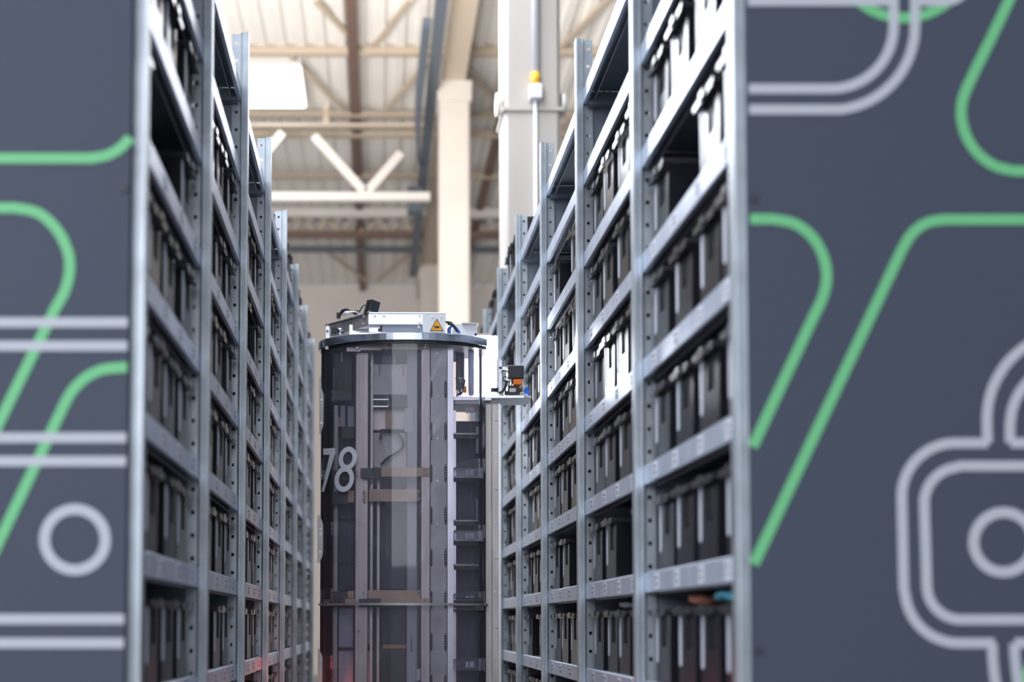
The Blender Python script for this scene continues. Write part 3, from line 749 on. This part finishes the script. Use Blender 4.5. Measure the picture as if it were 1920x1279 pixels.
R('bronze_part', 'copper', (976,981,725,735,-0.03,0.03), bevel=0.003, parent=arm)
b = NB(); p = rp(987, 734, -0.03); 
pts = []
for k in range(20):
    r_ = 0.0165 if k % 2 else 0.0125; a = 2*PI*k/20; pts.append((p[0]+r_*0.75*math.cos(a), p[2]+r_*math.sin(a)))
prism(b, pts, 'y', -0.05, -0.02); obj('blue_knob', b, 'blue', arm)
b = NB(); cyl(b, rp(925,728,-0.01), rp(925,736,-0.01), 0.012, 16); cyl(b, rp(931,728,0.0), rp(931,736,0.0), 0.012, 16); obj('dark_foot', b, 'dark', arm)
b = NB(); tube(b, smooth_path([rp(936,737,-0.03), rp(943,733,-0.04), rp(948,722,-0.04), rp(950,714,-0.03)], 6), 0.006, 8)
tube(b, smooth_path([rp(958,716,-0.05), rp(948,716,-0.055), rp(943,712,-0.055), rp(946,706,-0.055), rp(953,710,-0.05)], 6), 0.0025, 6)
tube(b, smooth_path([rp(954,700,-0.04), rp(948,695,-0.05), rp(940,696,-0.04)], 6), 0.003, 6); obj('arm_cable', b, 'dark', arm)
# lid box on top of the rim
lid = empty('top_box'); lid.parent = rob
DY = -0.10
def lz(py, dy): return rp(762, py, dy)[2]
zt0 = lz(632, -0.10)
def P2(px, dy): return (rp(px, 600, dy)[0], dy)
ztop, zlow = lz(588, DY), lz(609, DY)
b = NB(); prism(b, [P2(690,DY), P2(835,DY), P2(835,0.10), P2(690,0.10)], 'z', zlow, ztop); obj('front_plate', b, 'alu_light', lid, 0.002)
b = NB(); c0, c1, c2 = P2(614,0.12), P2(655,0.02), P2(690,-0.09)
prism(b, [c0, c1, c2, P2(690, 0.12)], 'z', zlow-0.002, ztop-0.001); obj('angled_side', b, 'alu', lid, 0.001)
b = NB(); prism(b, [(P2(609,0.13)[0], 0.13), (c1[0]-0.008, c1[1]-0.01), (P2(692,-0.105)[0], -0.105), P2(836,-0.105), P2(836,0.14)], 'z', ztop, ztop+0.004); obj('cover_sheet', b, 'rim', lid)
R('sign_plate', 'white_sheet', (792.5,835.5,589.5,623,-0.108,0.05), parent=lid)
R('lower_plate', 'lav', (712,792,609,623,-0.07,0.05), parent=lid); R('lower_plate', 'alu_light', (692,713,609,623,-0.068,0.05), parent=lid); R('lower_plate', 'alu_light', (655,690,609,628,0.0,0.05), parent=lid); R('lower_plate', 'alu_light', (611,618,612,634,0.06,0.04), parent=lid)
R('angle_bracket', 'dark', (713.5,716.5,611,616,-0.072,0.01), (709,716.5,616,621,-0.072,0.01), parent=lid)
screws([(682,593.5)], -0.075, 0.006, lid, 'plate'); screws([(682,607)], -0.075, 0.006, lid, 'plate'); screws([(614,607.5),(614,621)], 0.055, 0.006, lid, 'plate')
screws([(703,593),(720,593),(787,592.5),(787,605.5)], DY-0.001, 0.006, lid, 'alu_light'); screws([(810,594),(827,594),(785,613)], -0.109, 0.005, lid, 'alu_light')
b = NB(); p0 = rp(620, 616, 0.05)
box(b, p0[0], p0[0]+0.006, 0.03, 0.05, zlow-0.06, zlow+0.01); obj('small_bracket', b, 'white_sheet', lid)
b = NB(); q0 = rp(632, 622, 0.02); cyl(b, q0, (q0[0]+0.03, 0.02, q0[2]+0.004), 0.014, 12); obj('valve', b, 'rim', lid)
b = NB(); q0 = rp(626, 620, 0.01); box(b, q0[0]-0.012, q0[0]+0.012, 0.0, 0.03, q0[2]-0.02, q0[2]+0.012); obj('valve_block', b, 'dark', lid)
# warning triangle
sg = empty('warning_sign'); sg.parent = rob
def tri(b, pts, dy, th): 
    prism(b, [(rp(p[0], p[1], dy)[0], rp(p[0], p[1], dy)[2]) for p in pts], 'y', dy, dy+th)
b = NB(); tri(b, [(819,597),(832,620.5),(806,620.5)], -0.1100, 0.0018); obj('sign_border', b, 'dark', sg)
b = NB(); tri(b, [(819,599.5),(830,619.2),(808,619.2)], -0.1108, 0.0008); obj('sign_face', b, 'sign', sg)
b = NB(); dy = -0.1114
tri(b, [(813.5,615.6),(813.5,614.6),(823,614.6),(823,615.6)], dy, 0.0005)
tri(b, [(816.5,612.3),(817.5,611.5),(822,611.3),(824.2,612.6),(824.5,613.8),(823.4,614.5),(817.5,614.4),(816.4,613.4)], dy, 0.0005)
tri(b, [(814.2,609),(815,609),(816.9,612.6),(816.3,613.4)], dy, 0.0005)
tri(b, [(812.5,611.3),(813.2,610.7),(816.8,613),(816.4,613.9)], dy, 0.0005)
obj('hand_symbol', b, 'dark', sg)
# housing behind, sensor and cables on the lid
R('rear_housing', 'white_sheet', (850,895,607,630,0.02,0.12), bevel=0.002); R('rear_housing_cap', 'alu', (866,897,605,607,0.0,0.15)); R('rear_ledge', 'alu', (890,922,625,629,0.02,0.16))
b = NB(); v = rp(700, 575, -0.02); mt = Matrix.Translation(v) @ Matrix.Rotation(math.radians(14), 4, 'Y') @ Matrix.Rotation(math.radians(25), 4, 'Z')
box(b, -0.024, 0.024, -0.015, 0.015, -0.026, 0.026); b.transform(mt); sc = obj('top_sensor', b, 'head', rob, 0.004)
b = NB(); box(b, 0.022, 0.030, -0.004, 0.022, -0.032, 0.026); b.transform(mt); obj('sensor_bracket', b, 'white_sheet', rob)
b = NB(); box(b, -0.030, -0.0235, -0.008, 0.016, -0.045, 0.02); b.transform(mt); obj('sensor_stand', b, 'dark', rob)
b = NB(); tube(b, smooth_path([rp(694,573,0), rp(684,572,0), rp(678,577,0), rp(673,586,0), rp(668,589,0.02)], 6), 0.003, 8)
for k in range(6):
    y = 0.0 + 0.012*k
    tube(b, smooth_path([rp(636, 594, y), rp(641+k, 582+k, y), rp(650+2*k, 580+k*1.2, y), rp(660+k, 586-k*0.5, y), rp(668, 590, y)], 6), 0.0035, 6)
obj('cable_bundle', b, 'dark', rob)
b = NB()
for k in range(3): tube(b, smooth_path([rp(640+3*k, 592, -0.01), rp(648+2*k, 585+k, -0.012), rp(662+2*k, 585, -0.01), rp(675, 588, 0)], 6), 0.0025, 6)
obj('pale_cable', b, 'alu_light', rob)
R('connector_block', 'dark', (631,638,586,597,0.05,0.03), (664,672,582,589,0.0,0.02), (645,652,578,584,0.0,0.02))
b = NB()
for k in range(3):
    tube(b, smooth_path([rp(841+2*k, 627, -0.04), rp(840+2*k, 618, -0.045), rp(846+k, 612, -0.05), rp(853+k, 614, -0.045), rp(859+2*k, 625, -0.04)], 6), 0.0035, 8)
obj('blue_cable', b, 'cable_blue', rob)
b = NB(); tube(b, smooth_path([rp(836,604,-0.05), rp(845,605,-0.055), rp(850,611,-0.055), rp(857,622,-0.05)], 6), 0.005, 8); tube(b, smooth_path([rp(840,607,-0.05), rp(848,609,-0.06), rp(854,616,-0.06)], 6), 0.006, 8); obj('black_cable', b, 'dark', rob)
# side hinges on the left edge of the tube
def hinge(pts, bl, dy=-0.02):
    b = NB(); prism(b, [(rp(p[0], p[1], dy)[0], rp(p[0], p[1], dy)[2]) for p in pts], 'y', dy-0.10, dy-0.095)
    b.transform(Matrix.Translation((0, 0.0, 0)));
    h = obj('side_bracket', b, 'plate', rob); return h
def hinge2(pts, bl):
    dy = -0.055
    b = NB(); prism(b, [(rp(p[0], p[1], dy)[0], rp(p[0], p[1], dy)[2]) for p in pts], 'y', dy, dy+0.004)
    h = obj('side_bracket', b, 'plate', rob, 0.001)
    screws(bl, dy-0.001, 0.0045, h)
hinge2([(599,706),(602,706),(603,728),(610,746),(610.5,788),(606,800),(600,815),(599,815)], [(602.5,750),(602.5,793)])
hinge2([(595,972),(598,965),(604,977),(608,990),(608.5,1028),(604,1045),(599,1056),(595,1056)], [(601,992),(601,1001),(600.5,1035)])
hinge2([(596,1214),(600,1220),(606,1234),(607,1300),(596,1300)], [(599,1236)])
R('side_rail', 'alu_light', (594.5,597.5,980,1054,-0.05,0.01))

# the number 78 wrapped on the tube
def on_tube(px, py):
    X = at(px, py, YC).x - XC
    for _ in range(6):
        Xc = max(-0.999, min(0.999, X/(AX+0.001))); y = -(BY+0.0005)*math.sqrt(1-Xc*Xc)
        v = at(px, py, YC+y); X = v.x-XC
    return Vector((X, y, v.z))
def tube_ribbon(b, pts, w):
    n = len(pts); L = []; Rr = []
    for i in range(n):
        p0, p1 = pts[max(i-1, 0)], pts[min(i+1, n-1)]
        d = Vector((p1[0]-p0[0], p1[1]-p0[1])).normalized(); nn = Vector((-d.y, d.x)); ww = w[i] if isinstance(w, list) else w
        L.append(b.verts.new(on_tube(pts[i][0]+nn.x*ww/2, pts[i][1]+nn.y*ww/2))); Rr.append(b.verts.new(on_tube(pts[i][0]-nn.x*ww/2, pts[i][1]-nn.y*ww/2)))
    for i in range(n-1): b.faces.new([L[i], L[i+1], Rr[i+1], Rr[i]])
b = NB()
tube_ribbon(b, [(606,847.2),(612,847),(620,846.5),(628.5,846)], 12)
seg = [(623.5+(605-623.5)*t/10, 850+(922.5-850)*t/10) for t in range(11)]
# slanted stroke with level ends
for i in range(10):
    (xa, ya), (xb_, yb) = seg[i], seg[i+1]; h1 = 4.9-2.4*i/10; h2 = 4.9-2.4*(i+1)/10
    vs = [b.verts.new(on_tube(*p)) for p in ((xa-h1, ya), (xa+h1, ya), (xb_+h2, yb), (xb_-h2, yb))]; b.faces.new(vs)
o7 = obj('number_seven', b, 'digit', rob)
def loop8(cx, cy, rx, ry, skew, w):
    b_ = []
    n = 40
    out = []; inn = []
    for k in range(n):
        a = 2*PI*k/n; c, s = math.cos(a), math.sin(a)
        out.append((cx+rx*c-skew*s*ry, cy+ry*s)); inn.append((cx+(rx-w[0])*c-skew*s*(ry-w[1]), cy+(ry-w[1])*s))
    O = [b.verts.new(on_tube(*p)) for p in out]; I = [b.verts.new(on_tube(*p)) for p in inn]
    for k in range(n): b.faces.new([O[k], O[(k+1) % n], I[(k+1) % n], I[k]])
b = NB(); loop8(652.0, 859.5, 17.0, 22.0, 0.10, (8.2, 9.5)); loop8(645.5, 898.5, 18.2, 24.0, 0.10, (8.2, 9.8))
o8 = obj('number_eight', b, 'digit', rob)
